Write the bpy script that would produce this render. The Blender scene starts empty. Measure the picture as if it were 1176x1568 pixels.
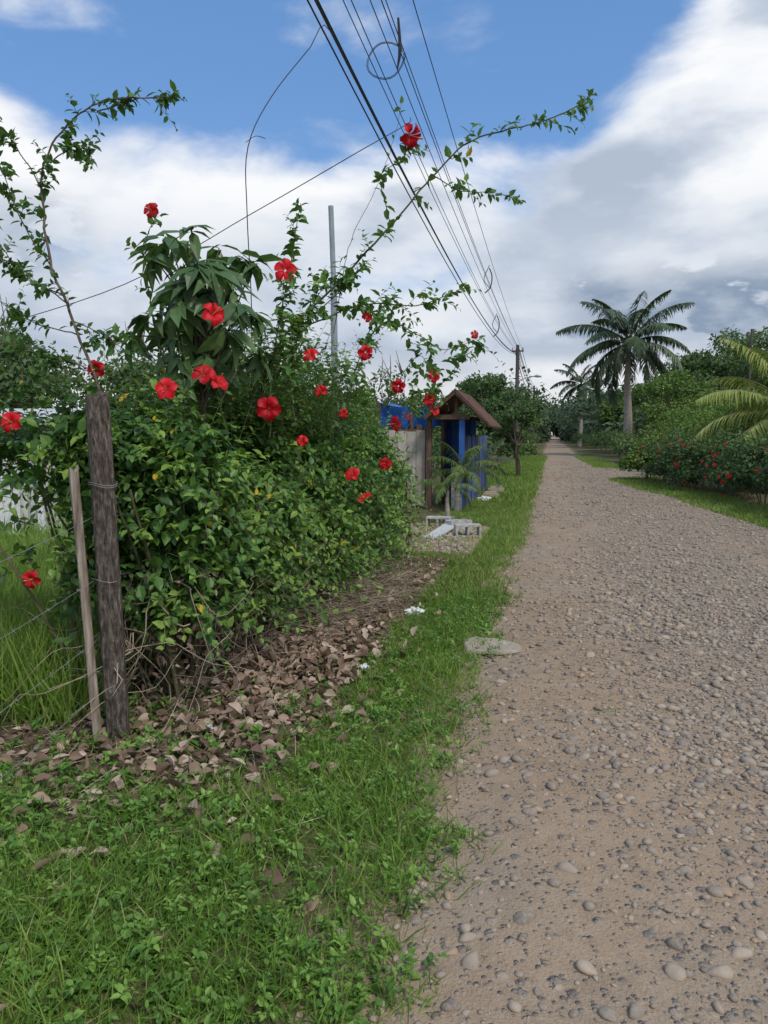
import bpy, math, bmesh
import numpy as np
from mathutils import Vector
rng=np.random.default_rng(11)
scene=bpy.context.scene
U=rng.uniform
def A(x): return np.asarray(x,dtype=np.float64)
def unit(v): return v/np.maximum(np.linalg.norm(v,axis=-1,keepdims=True),1e-9)
# road frame -> world (road runs 12.3 deg right of the +Y axis)
CR,SR=.977,.213
def R(lat,al,z=0.0):
    lat,al,z=np.broadcast_arrays(A(lat),A(al),A(z))
    return np.stack([lat*CR+al*SR,-lat*SR+al*CR,z],-1)
def LA(x,y): return x*CR-y*SR, x*SR+y*CR
def ss(a,b,x):
    t=np.clip((x-a)/(b-a),0,1); return t*t*(3-2*t)
_tab=rng.random((256,256))
def vn(x,y):
    x=A(x);y=A(y);xi=np.floor(x).astype(int);yi=np.floor(y).astype(int);fx=x-xi;fy=y-yi
    fx=fx*fx*(3-2*fx);fy=fy*fy*(3-2*fy);g=lambda a,b:_tab[a%256,b%256]
    return (g(xi,yi)*(1-fx)+g(xi+1,yi)*fx)*(1-fy)+(g(xi,yi+1)*(1-fx)+g(xi+1,yi+1)*fx)*fy
def fbm(x,y): return .55*vn(x,y)+.3*vn(x*2.1+7,y*2.1+3)+.15*vn(x*4.3+1,y*4.3+9)
def ledge(al): return -.43+.14*(vn(al*.9,al*0+3.3)-.5)+.10*(vn(al*3,al*0+8)-.5)+.05*(vn(al*9,al*0+1)-.5)
def redge(al):
    al=A(al); base=np.interp(al,[-10,14,20,27,29,30,35,37,60,120,200],[3.8,3.7,3.0,2.1,2.3,5.0,5.0,2.0,1.6,1.4,1.4])
    return base+.25*(vn(al*.8,al*0+13)-.5)
def gh(x,y):
    lat,al=LA(A(x),A(y)); near=1-ss(25,60,np.hypot(x,y))
    m=ss(.15,1.2,-.5-lat)+ss(.1,1.0,lat-redge(al))
    return near*m*.09*(fbm(A(x)*.9,A(y)*.9)-.25)
def rh(lat,al):
    return .008+.03*fbm(A(lat)*1.3+40,A(al)*1.1)+.012*vn(A(lat)*5,A(al)*5)

class MB:
    def __init__(s): s.v=[];s.f=[];s.m=[];s.r=[];s.n=0
    def add(s,v,f,mat=0,rnd=.5):
        v=A(v).reshape(-1,3);f=np.asarray(f,dtype=np.int64)
        s.v.append(v);s.f.append(f+s.n);s.m.append(np.full(len(f),mat));s.r.append(np.broadcast_to(A(rnd),(len(v),)).copy());s.n+=len(v)
    def inst(s,bv,bf,M,P,rnd,mat=0):
        bv=A(bv);bf=np.asarray(bf);N=len(P)
        if N==0: return
        v=np.einsum('nij,vj->nvi',M,bv)+A(P)[:,None,:]
        f=(bf[None]+(np.arange(N)*len(bv))[:,None,None]).reshape(-1,bf.shape[1])
        s.add(v.reshape(-1,3),f,mat,np.repeat(np.broadcast_to(A(rnd),(N,)),len(bv)))
    def tube(s,pts,rad,sides=6,mat=0,rnd=.5,sub=4,cap=True):
        p=spl(A(pts),sub) if sub>1 and len(pts)>2 else A(pts)
        n=len(p); r=np.interp(np.linspace(0,1,n),np.linspace(0,1,len(np.atleast_1d(rad))),np.atleast_1d(rad)) if np.ndim(rad) else np.full(n,rad)
        t=unit(np.gradient(p,axis=0)); ref=A([.31,.2,.93]) if abs(t[:,2]).mean()<.8 else A([.9,.4,.1])
        a=unit(np.cross(t,ref));b=np.cross(t,a);th=np.arange(sides)/sides*2*np.pi
        v=p[:,None]+r[:,None,None]*(np.cos(th)[None,:,None]*a[:,None]+np.sin(th)[None,:,None]*b[:,None])
        i=np.arange(n-1)[:,None]*sides;j=np.arange(sides)[None];k=(j+1)%sides
        f=np.stack([i+j,i+k,i+sides+k,i+sides+j],-1).reshape(-1,4)
        s.add(v.reshape(-1,3),f,mat,rnd)
        if cap and sides>=4:
            for ring,fl in ((0,0),((n-1)*sides,1)):
                s.add(np.vstack([v.reshape(-1,3)[ring:ring+sides],p[-1 if fl else 0]]),[[q,(q+1)%sides,sides] for q in range(sides)],mat,rnd)
    def box(s,c,size,rot=0.0,mat=0,rnd=.5,tilt=(0,0)):
        h=A(size)/2;v=A([[x,y,z] for x in(-1,1) for y in(-1,1) for z in(-1,1)])*h
        cx,sx=math.cos(tilt[0]),math.sin(tilt[0]);v=v@A([[1,0,0],[0,cx,sx],[0,-sx,cx]])
        cx,sx=math.cos(tilt[1]),math.sin(tilt[1]);v=v@A([[cx,0,-sx],[0,1,0],[sx,0,cx]])
        cz,sz=math.cos(rot),math.sin(rot);v=v@A([[cz,sz,0],[-sz,cz,0],[0,0,1]])
        s.add(v+A(c),[[0,1,3,2],[4,6,7,5],[0,4,5,1],[2,3,7,6],[0,2,6,4],[1,5,7,3]],mat,rnd)
    def sticks(s,P,Q,r0,ratio=.7,mat=0,rnd=.5):
        P=A(P);Q=A(Q);d=Q-P;L=np.linalg.norm(d,axis=1);M=frames(unit(d),A([.3,.2,.9])+0*d)
        bv=[[math.cos(a)*k,y,math.sin(a)*k] for y,k in((0,1),(1,ratio)) for a in(0,2.094,4.188)]
        r=np.broadcast_to(A(r0),(len(P),))
        M=M*np.stack([r,L,r],-1)[:,None,:]
        s.inst(bv,[[0,1,4,3],[1,2,5,4],[2,0,3,5]],M,P,rnd,mat)
    def build(s,name,mats,parent=None,smooth=False):
        me=bpy.data.meshes.new(name);V=np.concatenate(s.v);
        me.vertices.add(len(V));me.vertices.foreach_set('co',V.ravel().astype(np.float32))
        loops=np.concatenate([f.ravel() for f in s.f]);tot=np.concatenate([np.full(len(f),f.shape[1]) for f in s.f])
        st=np.concatenate([[0],np.cumsum(tot)[:-1]])
        me.loops.add(len(loops));me.loops.foreach_set('vertex_index',loops.astype(np.int32))
        me.polygons.add(len(tot));me.polygons.foreach_set('loop_start',st.astype(np.int32))
        for m in mats: me.materials.append(m)
        me.polygons.foreach_set('material_index',np.concatenate(s.m).astype(np.int32))
        me.update(calc_edges=True)
        a=me.attributes.new('rnd','FLOAT','POINT');a.data.foreach_set('value',np.concatenate(s.r).astype(np.float32))
        me.polygons.foreach_set('use_smooth',np.full(len(tot),smooth))
        me.update()
        o=bpy.data.objects.new(name,me);scene.collection.objects.link(o)
        if parent: o.parent=parent
        return o
def empty(name):
    o=bpy.data.objects.new(name,None);scene.collection.objects.link(o);return o
def spl(p,sub):
    P=np.vstack([2*p[0]-p[1],p,2*p[-1]-p[-2]]);out=[]
    for i in range(1,len(P)-2):
        for k in range(sub):
            t=k/sub;a,b,c,d=P[i-1],P[i],P[i+1],P[i+2]
            out.append(.5*((2*b)+(c-a)*t+(2*a-5*b+4*c-d)*t*t+(3*b-a-3*c+d)*t**3))
    out.append(P[-2]);return A(out)
def frames(Y,Zh):
    Y=unit(A(Y));X=unit(np.cross(Y,Zh));Z=np.cross(X,Y);return np.stack([X,Y,Z],-1)
def rdir(n): return unit(rng.normal(size=(n,3)))

# ---------- leaf shapes (Y = length, Z = upper face)
LEAFV=A([[0,0,0],[0,.35,-.02],[0,.7,-.05],[0,1,-.16],[-.29,.3,.05],[-.23,.66,.02],[.29,.3,.05],[.23,.66,.02]])
LEAFF=[[0,6,1],[0,1,4],[1,6,7],[1,7,2],[1,2,5],[1,5,4],[2,7,3],[2,3,5]]
FARV=A([[0,0,0],[.32,.5,.06],[0,1,-.08],[-.32,.5,.06]]);FARF=[[0,1,2],[0,2,3]]
LONGV=A([[0,0,0],[-.11,.25,.03],[.11,.25,.03],[-.12,.6,-.03],[.12,.6,-.03],[0,1,-.28],[0,.25,0],[0,.6,-.07]])
LONGF=[[0,2,6],[0,6,1],[6,2,4],[6,4,7],[1,6,7],[1,7,3],[7,4,5],[7,5,3]]
BLV=A([[-.5,0,0],[.5,0,0],[-.45,.5,.09],[.45,.5,.09],[0,1,.34]]);BLF1=[[0,1,3],[0,3,2],[2,3,4]]
# curled dry leaf: grid with midrib, rounder outline
def dryleaf(seed):
    r=np.random.default_rng(seed);V=[];F=[];prof=[.05,.24,.34,.33,.2,.02];curl=r.uniform(.15,.9);bend=r.uniform(-.5,.5);tw=r.uniform(-.5,.5)
    for i,w in enumerate(prof):
        t=i/5
        for s in(-1,-.5,0,.5,1):
            ww=w*(1+r.normal()*.06);V.append((s*ww+bend*.25*t*t,t+r.normal()*.01,curl*s*s*w*1.2+tw*s*w*t+.3*bend*t*t+r.normal()*.012))
    for i in range(5):
        for j in range(4): F.append([i*5+j,i*5+j+1,i*5+j+6,i*5+j+5])
    return A(V),F
DRY=[dryleaf(q) for q in range(6)]
def leaves(mb,bv,bf,P,Y,Z,S,rnd,mat=0,wid=1.0):
    M=frames(Y,Z)*np.stack([S*wid,S,S],-1)[:,None,:];mb.inst(bv,bf,M,P,rnd,mat)
def shoots(mw,ml,P,D,L,K,ls,droop=.25,matl=0,rb=(.1,.55),tip=.3,r=.003,shape=0,wid=1.0,tstart=.1,yel=.005):
    n=len(P);P=A(P);D=unit(A(D));L=np.broadcast_to(A(L),(n,))
    t=np.linspace(tstart,1,K)[None,:]+U(-.03,.03,(n,K))
    side=unit(np.cross(D,rdir(n)));cv=U(-.2,.2,n)
    def pos(t): return P[:,None]+D[:,None]*(L[:,None]*t)[...,None]+(side*(cv*L)[:,None])[:,None]*(t*t)[...,None]-A([0,0,1])*(droop*L[:,None]*t*t)[...,None]
    if mw is not None:
        q=pos(np.tile(np.linspace(0,1,4),(n,1)))
        for i in range(3): mw.sticks(q[:,i],q[:,i+1],r*(1-.25*i),.75,0,U(.2,.8,n))
    C=pos(t);a=unit(np.cross(D,A([.1,.2,1.])+0*D));b=np.cross(D,a)
    ph=(np.arange(K)*2.4)[None]+U(0,6,(n,1))+U(-.5,.5,(n,K))
    o=np.cos(ph)[...,None]*a[:,None]+np.sin(ph)[...,None]*b[:,None]
    Y=o*.9+D[:,None]*.55+rng.normal(size=C.shape)*.25-A([0,0,.25]);Z=A([0,0,1.])+D[:,None]*.5+rng.normal(size=C.shape)*.35
    S=ls*U(.5,1.2,(n,K))*(1-.4*np.clip(t,0,1)**4)*U(.75,1.15,(n,1))
    rr=np.clip(U(*rb,(n,1))+U(-.15,.15,(n,K))+tip*t**2,0,.965);rr=np.where(U(0,1,rr.shape)<yel,1.,rr)
    bv,bf=((LEAFV,LEAFF),(FARV,FARF),(LONGV,LONGF))[shape]
    leaves(ml,bv,bf,C.reshape(-1,3),Y.reshape(-1,3),Z.reshape(-1,3),S.ravel(),rr.ravel(),matl,wid)

# ---------- materials
def mat(name):
    m=bpy.data.materials.new(name);m.use_nodes=True;nt=m.node_tree;nt.nodes.clear();return m,nt
def N(nt,t,**k):
    n=nt.nodes.new(t)
    for a,b in k.items(): setattr(n,a,b)
    return n
def ramp(nt,fac,stops,interp='LINEAR'):
    r=N(nt,'ShaderNodeValToRGB');r.color_ramp.interpolation=interp;e=r.color_ramp.elements
    while len(e)<len(stops): e.new(.5)
    for i,(p,c) in enumerate(stops): e[i].position=p;e[i].color=(*c,1)
    if fac is not None: nt.links.new(fac,r.inputs[0])
    return r.outputs[0]
def math_(nt,op,a,b=None,c=None,clamp=False):
    n=N(nt,'ShaderNodeMath',operation=op);n.use_clamp=clamp
    for i,x in enumerate((a,b,c)):
        if x is None: continue
        if isinstance(x,(int,float)): n.inputs[i].default_value=x
        else: nt.links.new(x,n.inputs[i])
    return n.outputs[0]
def mr(nt,x,a,b,c=0,d=1,smooth=True):
    n=N(nt,'ShaderNodeMapRange');n.interpolation_type='SMOOTHSTEP' if smooth else 'LINEAR'
    nt.links.new(x,n.inputs[0])
    for i,v in enumerate((a,b,c,d)): n.inputs[i+1].default_value=v
    return n.outputs[0]
def mixc(nt,f,a,b):
    n=N(nt,'ShaderNodeMix',data_type='RGBA')
    for i,x in ((0,f),(6,a),(7,b)):
        if isinstance(x,(int,float)): n.inputs[i].default_value=x
        elif isinstance(x,tuple): n.inputs[i].default_value=(*x,1)
        else: nt.links.new(x,n.inputs[i])
    return n.outputs[2]
def noise(nt,vec,scale,detail=4,rough=.55,dist=0):
    n=N(nt,'ShaderNodeTexNoise');n.inputs['Scale'].default_value=scale;n.inputs['Detail'].default_value=detail;n.inputs['Roughness'].default_value=rough;n.inputs['Distortion'].default_value=dist
    if vec is not None: nt.links.new(vec,n.inputs['Vector'])
    return n.outputs[0]
def geo(nt): return N(nt,'ShaderNodeNewGeometry').outputs['Position']
def attr(nt,a='rnd'): return N(nt,'ShaderNodeAttribute',attribute_name=a).outputs['Fac']
def finish(m,nt,col,rough=.6,bump=None,bs=.3,bd=.01,trans=0,metal=0,spec=.5,tcol=None):
    p=N(nt,'ShaderNodeBsdfPrincipled');out=N(nt,'ShaderNodeOutputMaterial')
    if isinstance(col,tuple): p.inputs['Base Color'].default_value=(*col,1)
    else: nt.links.new(col,p.inputs['Base Color'])
    p.inputs['Roughness'].default_value=rough;p.inputs['Metallic'].default_value=metal;p.inputs['Specular IOR Level'].default_value=spec
    if bump is not None:
        b=N(nt,'ShaderNodeBump');b.inputs['Strength'].default_value=bs;b.inputs['Distance'].default_value=bd
        nt.links.new(bump,b.inputs['Height']);nt.links.new(b.outputs[0],p.inputs['Normal'])
    if trans:
        t=N(nt,'ShaderNodeBsdfTranslucent');x=N(nt,'ShaderNodeMixShader');x.inputs[0].default_value=trans
        if isinstance(col,tuple): t.inputs[0].default_value=(*col,1)
        else:
            g=mixc(nt,.5,col,(.16,.3,.02)) if tcol is None else mixc(nt,.5,col,tcol); nt.links.new(g,t.inputs[0])
        nt.links.new(p.outputs[0],x.inputs[1]);nt.links.new(t.outputs[0],x.inputs[2]);nt.links.new(x.outputs[0],out.inputs[0])
    else: nt.links.new(p.outputs[0],out.inputs[0])
    return m
def leafmat(name,stops,trans=.3,rough=.45,spec=.4,tcol=None):
    m,nt=mat(name);c=ramp(nt,attr(nt),stops)
    return finish(m,nt,c,rough,trans=trans,spec=spec,tcol=tcol)
def simple(name,stops,rough=.8,nscale=20,bs=.4,bd=.01,trans=0,metal=0,stretch=None,mixa=.5,spec=.3,tcol=None):
    m,nt=mat(name);pos=geo(nt)
    if stretch:
        mp=N(nt,'ShaderNodeMapping');mp.inputs['Scale'].default_value=stretch;nt.links.new(pos,mp.inputs[0]);pos=mp.outputs[0]
    n=noise(nt,pos,nscale,5,.6);f=math_(nt,'ADD',math_(nt,'MULTIPLY',n,1.0),math_(nt,'MULTIPLY',math_(nt,'SUBTRACT',attr(nt),.5),mixa))
    return finish(m,nt,ramp(nt,f,stops),rough,bump=n,bs=bs,bd=bd,trans=trans,metal=metal,spec=spec,tcol=tcol)
M_hib=leafmat('hibiscus_leaf',[(0,(.032,.08,.026)),(.4,(.072,.175,.042)),(.7,(.14,.28,.055)),(.97,(.28,.44,.08)),(1,(.68,.46,.03))],trans=.35)
M_mango=leafmat('mango_leaf',[(0,(.06,.125,.05)),(.6,(.125,.22,.08)),(1,(.22,.33,.12))],trans=.3,rough=.4,spec=.5)
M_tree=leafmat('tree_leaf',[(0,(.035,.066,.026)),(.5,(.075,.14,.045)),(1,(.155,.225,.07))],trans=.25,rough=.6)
M_far=leafmat('distant_leaf',[(0,(.055,.085,.06)),(.5,(.085,.135,.075)),(1,(.14,.19,.09))],trans=.2,rough=.7)
M_lime=leafmat('lime_leaf',[(0,(.06,.12,.025)),(.5,(.12,.205,.04)),(1,(.2,.29,.065))],trans=.3,rough=.6)
M_palm=leafmat('palm_leaf',[(0,(.05,.08,.05)),(.6,(.085,.13,.07)),(1,(.15,.2,.095))],trans=.15,rough=.5)
M_ypalm=leafmat('yellow_palm_leaf',[(0,(.16,.24,.05)),(.5,(.32,.38,.09)),(1,(.55,.54,.17))],trans=.25)
M_grass=leafmat('grass_blade',[(0,(.08,.165,.028)),(.5,(.17,.30,.045)),(.82,(.28,.40,.08)),(.9,(.36,.35,.14)),(1,(.46,.40,.22))],trans=.35,rough=.55,tcol=(.28,.42,.045))
M_weed=leafmat('weed_leaf',[(0,(.06,.15,.03)),(.5,(.135,.28,.045)),(1,(.25,.42,.08))],trans=.3,tcol=(.23,.4,.045))
M_dry=leafmat('dry_leaf',[(0,(.11,.07,.05)),(.3,(.23,.155,.115)),(.6,(.37,.275,.205)),(.9,(.53,.43,.35)),(1,(.62,.35,.05))],trans=.1,rough=.8,tcol=(.3,.18,.1))
M_straw=simple('straw',[(.2,(.15,.11,.085)),(.5,(.29,.23,.17)),(.8,(.44,.37,.28))],nscale=8,mixa=.9)
M_bark=simple('bark',[(.25,(.05,.035,.025)),(.5,(.13,.10,.075)),(.75,(.24,.2,.16))],nscale=25,mixa=.4)
M_twig=simple('green_twig',[(.2,(.05,.05,.025)),(.6,(.12,.12,.06)),(.9,(.2,.17,.1))],nscale=20)
M_post=simple('weathered_wood',[(.3,(.03,.024,.02)),(.46,(.085,.068,.056)),(.6,(.17,.14,.12)),(.75,(.33,.30,.27))],nscale=14,stretch=(5,5,1.1),bs=1,bd=.03)
M_stake=simple('grey_wood',[(.3,(.10,.075,.06)),(.5,(.26,.21,.17)),(.7,(.43,.38,.32))],nscale=8,stretch=(6,6,.6),bs=.8)
M_wire=simple('galvanised_wire',[(.3,(.2,.2,.19)),(.7,(.4,.4,.4))],rough=.5,metal=.6)
M_cable=simple('black_cable',[(.3,(.012,.012,.014)),(.7,(.03,.03,.035))],rough=.6)
M_galv=simple('galvanised_steel',[(.3,(.22,.26,.30)),(.7,(.38,.42,.47))],rough=.45,metal=.3,nscale=6)
M_petal=simple('red_petal',[(.2,(.45,.003,.012)),(.6,(.72,.010,.022)),(.9,(.85,.03,.05))],rough=.5,trans=.25,nscale=30,mixa=.6,tcol=(.9,.02,.03))
M_stam=simple('stamen',[(.3,(.7,.1,.05)),(.7,(.8,.45,.1))])
M_conc=simple('concrete',[(.3,(.27,.26,.25)),(.5,(.42,.41,.39)),(.75,(.56,.55,.52))],nscale=14)
M_white=simple('white_plastic',[(.3,(.5,.5,.5)),(.6,(.75,.76,.78))],rough=.5,nscale=25)
M_blue=simple('blue_paint',[(.3,(.015,.07,.28)),(.7,(.04,.14,.42))],rough=.6,nscale=5)
M_tarp=simple('blue_tarp',[(.3,(.015,.09,.36)),(.7,(.04,.18,.55))],rough=.5,nscale=4)
M_brownw=simple('brown_boards',[(.3,(.06,.035,.025)),(.7,(.17,.11,.08))],nscale=6,stretch=(5,5,.6))
M_roof=simple('rusty_roof',[(.3,(.05,.026,.02)),(.7,(.17,.09,.07))],nscale=5)
M_cream=simple('grey_cream_board',[(.3,(.30,.27,.23)),(.7,(.46,.42,.36))],nscale=5)
M_zinc=simple('corrugated_zinc',[(.3,(.45,.46,.45)),(.7,(.66,.67,.66))],nscale=3,rough=.5)
M_redroof=simple('red_roof',[(.3,(.20,.07,.055)),(.7,(.30,.13,.10))],nscale=4)
M_pole=simple('utility_pole_wood',[(.3,(.05,.042,.038)),(.7,(.14,.12,.105))],nscale=6,stretch=(4,4,.5))
M_trunk=simple('palm_trunk',[(.3,(.2,.18,.15)),(.7,(.4,.37,.33))],nscale=4,stretch=(1,1,5))

# stone material
m,nt=mat('gravel_stone');c=ramp(nt,attr(nt),[(0,(.11,.11,.115)),(.3,(.20,.19,.18)),(.6,(.31,.28,.245)),(.85,(.42,.36,.29)),(1,(.36,.25,.17))])
n=noise(nt,geo(nt),70,4,.65);c=mixc(nt,mr(nt,n,.33,.7,.1,.8),c,(.37,.285,.205));M_stone=finish(m,nt,c,.85,bump=n,bs=.5,bd=.004,spec=.25)

def dirtcol(nt,pos):
    n1=noise(nt,pos,.55,4,.6);n2=noise(nt,pos,9,4,.7);n3=noise(nt,pos,90,3,.7)
    c=ramp(nt,n1,[(.3,(.33,.235,.155)),(.5,(.38,.285,.20)),(.7,(.34,.28,.215))])
    c=mixc(nt,mr(nt,n2,.35,.7,0,.45),c,(.22,.16,.11))
    c=mixc(nt,mr(nt,n3,.5,.75,0,.6),c,(.48,.39,.295))
    c=mixc(nt,mr(nt,n3,.45,.25,0,.5),c,(.14,.105,.08))
    return c,n1,n2,n3
m,nt=mat('gravel_road_surface');pos=geo(nt);c,n1,n2,n3=dirtcol(nt,pos)
h=None
for sc,am,lo in ((20,1.0,.46),(48,.7,.42)):
    v=N(nt,'ShaderNodeTexVoronoi');v.inputs['Scale'].default_value=sc;nt.links.new(pos,v.inputs['Vector'])
    sp=N(nt,'ShaderNodeSeparateColor');nt.links.new(v.outputs['Color'],sp.inputs[0])
    sel=mr(nt,math_(nt,'ADD',sp.outputs[0],math_(nt,'ADD',mr(nt,n2,.3,.7,-.2,.2),mr(nt,attr(nt),0,1,-.26,.24))),lo,lo+.08)
    disc=math_(nt,'MULTIPLY',mr(nt,v.outputs['Distance'],.5,.33),sel)
    sc_=ramp(nt,sp.outputs[1],[(0,(.11,.11,.11)),(.35,(.21,.195,.18)),(.7,(.33,.285,.24)),(1,(.44,.37,.295))])
    c=mixc(nt,math_(nt,'MULTIPLY',disc,.7),c,sc_)
    hh=math_(nt,'MULTIPLY',math_(nt,'MULTIPLY',disc,math_(nt,'SUBTRACT',.6,v.outputs['Distance'])),am)
    h=hh if h is None else math_(nt,'ADD',h,hh)
h=math_(nt,'ADD',h,math_(nt,'MULTIPLY',n3,.3))
M_road=finish(m,nt,c,.92,bump=h,bs=1.0,bd=.03,spec=.2)
m,nt=mat('ground_soil_grass');pos=geo(nt);c,n1,n2,n3=dirtcol(nt,pos)
g=ramp(nt,noise(nt,pos,1.6,6,.7),[(.3,(.06,.09,.027)),(.5,(.095,.13,.04)),(.7,(.15,.17,.06))])
g=mixc(nt,mr(nt,noise(nt,pos,14,4,.7),.38,.56,0,.85),g,(.15,.11,.075))
litter=mixc(nt,mr(nt,n2,.3,.7),(.12,.085,.06),(.21,.15,.11))
s=attr(nt);nn=math_(nt,'MULTIPLY',math_(nt,'SUBTRACT',noise(nt,pos,6,4,.7),.5),1.2)
c0=mixc(nt,mr(nt,math_(nt,'ADD',math_(nt,'MULTIPLY',s,-1),nn),.25,.5),g,litter)
c=mixc(nt,mr(nt,math_(nt,'ADD',s,nn),.15,.5),c0,c)
M_ground=finish(m,nt,c,.95,bump=math_(nt,'ADD',n2,math_(nt,'MULTIPLY',n3,.5)),bs=.9,bd=.03,spec=.1)

# ---------- ground: attribute 0=grass -1=litter 1=dirt
def soilparts(x,y):
    lat,al=LA(A(x),A(y))
    lit=ss(-2.9,-2.3,lat)*(1-ss(-1.45,-.95,lat))*ss(2.8,3.4,al)*(1-ss(8.5,10,al))
    lit=np.maximum(lit,.8*ss(-3.5,-3,lat)*(1-ss(-1.7,-1.2,lat))*ss(2.5,3.2,al)*(1-ss(3.9,4.4,al)))
    lit=np.maximum(lit,ss(-3.6,-3,lat)*(1-ss(-2.3,-2.,lat))*ss(3,4,al)*(1-ss(9,10.5,al)))
    lit=np.maximum(lit,.45*ss(.54,.7,fbm(lat*1.9+31,al*1.9))*(lat<-.8))
    d=(1-ss(-.05,.45,ledge(al)-lat))*(1-ss(0,.4,lat-redge(al)))
    lot=ss(-5,-4,lat)*(1-ss(-1.15,-.9,lat))*ss(9.8,10.4,al)*(1-ss(12.8,13.6,al))
    return lit,np.maximum(d,lot)
def soil(x,y):
    l,d=soilparts(x,y);return np.where(d>.01,d,-l)
def gx(n,a,b): t=np.linspace(-1,1,n);return a*np.sinh(b*t)/np.sinh(b)
xs=gx(300,900,8.2);ys=gx(420,900,7.6)+4
X,Y=np.meshgrid(xs,ys);mb=MB();i=np.arange(len(ys)-1)[:,None]*len(xs);j=np.arange(len(xs)-1)[None]
mb.add(np.stack([X,Y,gh(X,Y)],-1),np.stack([i+j,i+j+1,i+j+1+len(xs),i+j+len(xs)],-1).reshape(-1,4),0,soil(X,Y).ravel())
mb.build('ground',[M_ground],smooth=True)
al=np.concatenate([np.arange(-8,12,.07),12+np.cumsum(np.linspace(.1,3.2,170))]);w=np.linspace(0,1,80)
AL,W=np.meshgrid(al,w,indexing='ij');LT=ledge(AL)+(redge(AL)-ledge(AL))*W
edge=ss(0,.35,np.minimum(LT-ledge(AL),redge(AL)-LT))
Z=.004+rh(LT,AL)*edge
grav=ss(.0,1.4,LT+1.2*(fbm(LT*1.2,AL*.5)-.5))-.45*np.exp(-((LT-2.55)/.28)**2)
P=R(LT,AL,Z);mb=MB();i=np.arange(len(al)-1)[:,None]*80;j=np.arange(79)[None]
mb.add(P,np.stack([i+j,i+j+80,i+j+81,i+j+1],-1).reshape(-1,4),0,grav.ravel())
mb.build('gravel_road',[M_road],smooth=True)

# ---------- gravel stones
def ico(sub):
    bm=bmesh.new();bmesh.ops.create_icosphere(bm,subdivisions=sub,radius=1)
    v=A([p.co[:] for p in bm.verts]);f=[[q.index for q in p.verts] for p in bm.faces];bm.free();return v,f
I2=ico(2);I1=ico(1)
def stones(mb,lat,al,S,base,ncol=None,sink=.25,onroad=True):
    n=len(lat);k=rng.integers(0,8,n)
    P=R(lat,al);e=ss(0,.35,np.minimum(lat-ledge(al),redge(al)-lat));P[:,2]=(rh(lat,al)*e+.004) if onroad else gh(P[:,0],P[:,1])
    for v in range(8):
        r=np.random.default_rng(v+50);bv,bf=base;d=unit(r.normal(size=(9,3)));
        bv=bv.copy()
        for dd in d:   # facet cuts
            h=bv@dd;cut=r.uniform(.55,.85);bv=bv-np.maximum(h-cut,0)[:,None]*dd
        bv=bv*A([1,r.uniform(.6,.9),r.uniform(.4,.65)])
        w=k==v;c=w.sum();a=U(0,6.28,c);tz=rng.normal(size=(c,3))*.22+A([0,0,1])
        M=frames(np.stack([np.cos(a),np.sin(a),0*a],-1),tz)*S[w][:,None,None]
        p=P[w].copy();p[:,2]+=S[w]*(.5-sink)*.6
        mb.inst(bv,bf,M,p,U(0,1,c) if ncol is None else ncol[w])
def rsamp(n,a0,a1,bias=1.0,power=1.3):
    al=a0+(a1-a0)*U(0,1,n)**power
    l=U(0,1,n)
    lt=ledge(al)-.05+(redge(al)-ledge(al))*l
    den=.25+1.0*ss(-.2,1.4,lt)
    patch=ss(.35,.6,fbm(lt*1.5,al*.7+5))
    keep=U(0,1,n)<den*(.28+.72*patch)
    return lt[keep],al[keep]
mb=MB()
l,a=rsamp(20000,1.2,7.5,1,1.25);stones(mb,l,a,np.exp(rng.normal(math.log(.0125),.5,len(l))).clip(.005,.045),I1)
l,a=rsamp(7500,1.3,4.5,1,1.1);k=l<2.6;l,a=l[k],a[k];stones(mb,l,a,np.exp(rng.normal(math.log(.0165),.4,len(l))).clip(.008,.038),I2,None,.4)
l,a=rsamp(14000,6,16,1,1.1);stones(mb,l,a,np.exp(rng.normal(math.log(.02),.42,len(l))).clip(.008,.05),I1)
l,a=rsamp(8000,15,45,1,1.1);stones(mb,l,a,np.exp(rng.normal(math.log(.03),.35,len(l))).clip(.01,.06),I1)
l,a=rsamp(1500,1.3,10);stones(mb,l,a,U(.024,.05,len(l)),I2,U(.0,.8,len(l)),.45)
mb.build('gravel',[M_stone],smooth=True)
mb=MB();n=130;a=U(1.6,9,n);l=ledge(a)+U(-.35,.25,n);stones(mb,l,a,U(.012,.035,n),I2,None,.4,False)
n=420;a=U(9.9,12.8,n);l=U(-2.8,-1.1,n);stones(mb,l,a,U(.02,.07,n),I1,U(.3,.8,n),.2,False)
mb.build('roadside_stones',[M_stone],smooth=True)

# ---------- grass
def keepgrass(lat,al,n,litk=.07):
    ed=ledge(al)-lat
    k=(U(0,1,n)<ss(-.16,.22,ed+.5*(fbm(lat*3.5,al*3.5)-.5)))
    P=R(lat,al);li,d=soilparts(P[:,0],P[:,1])
    lot=(al>9.8)&(al<13.5)&(lat<-1.0)
    sp=li+.6*(fbm(lat*2.2+3,al*2.2)-.5)
    k&=(U(0,1,n)<(1-ss(.3,.62,sp))+litk);k&=~lot|(U(0,1,n)<.12)
    k&=U(0,1,n)<.36+1.0*ss(.3,.6,fbm(lat*2.6,al*2.6+9))
    return k
def blades(mb,lat,al,L,wd,rnd,lean=.45):
    n=len(lat);P=R(lat,al);P[:,2]=gh(P[:,0],P[:,1])-.004
    Y=rng.normal(size=(n,3))*lean;Y[:,2]=1;Z=rng.normal(size=(n,3));Z[:,2]=0
    M=frames(Y,Z)*np.stack([wd,L,L],-1)[:,None,:];mb.inst(BLV,BLF1,M,P,rnd)
mb=MB()
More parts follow.
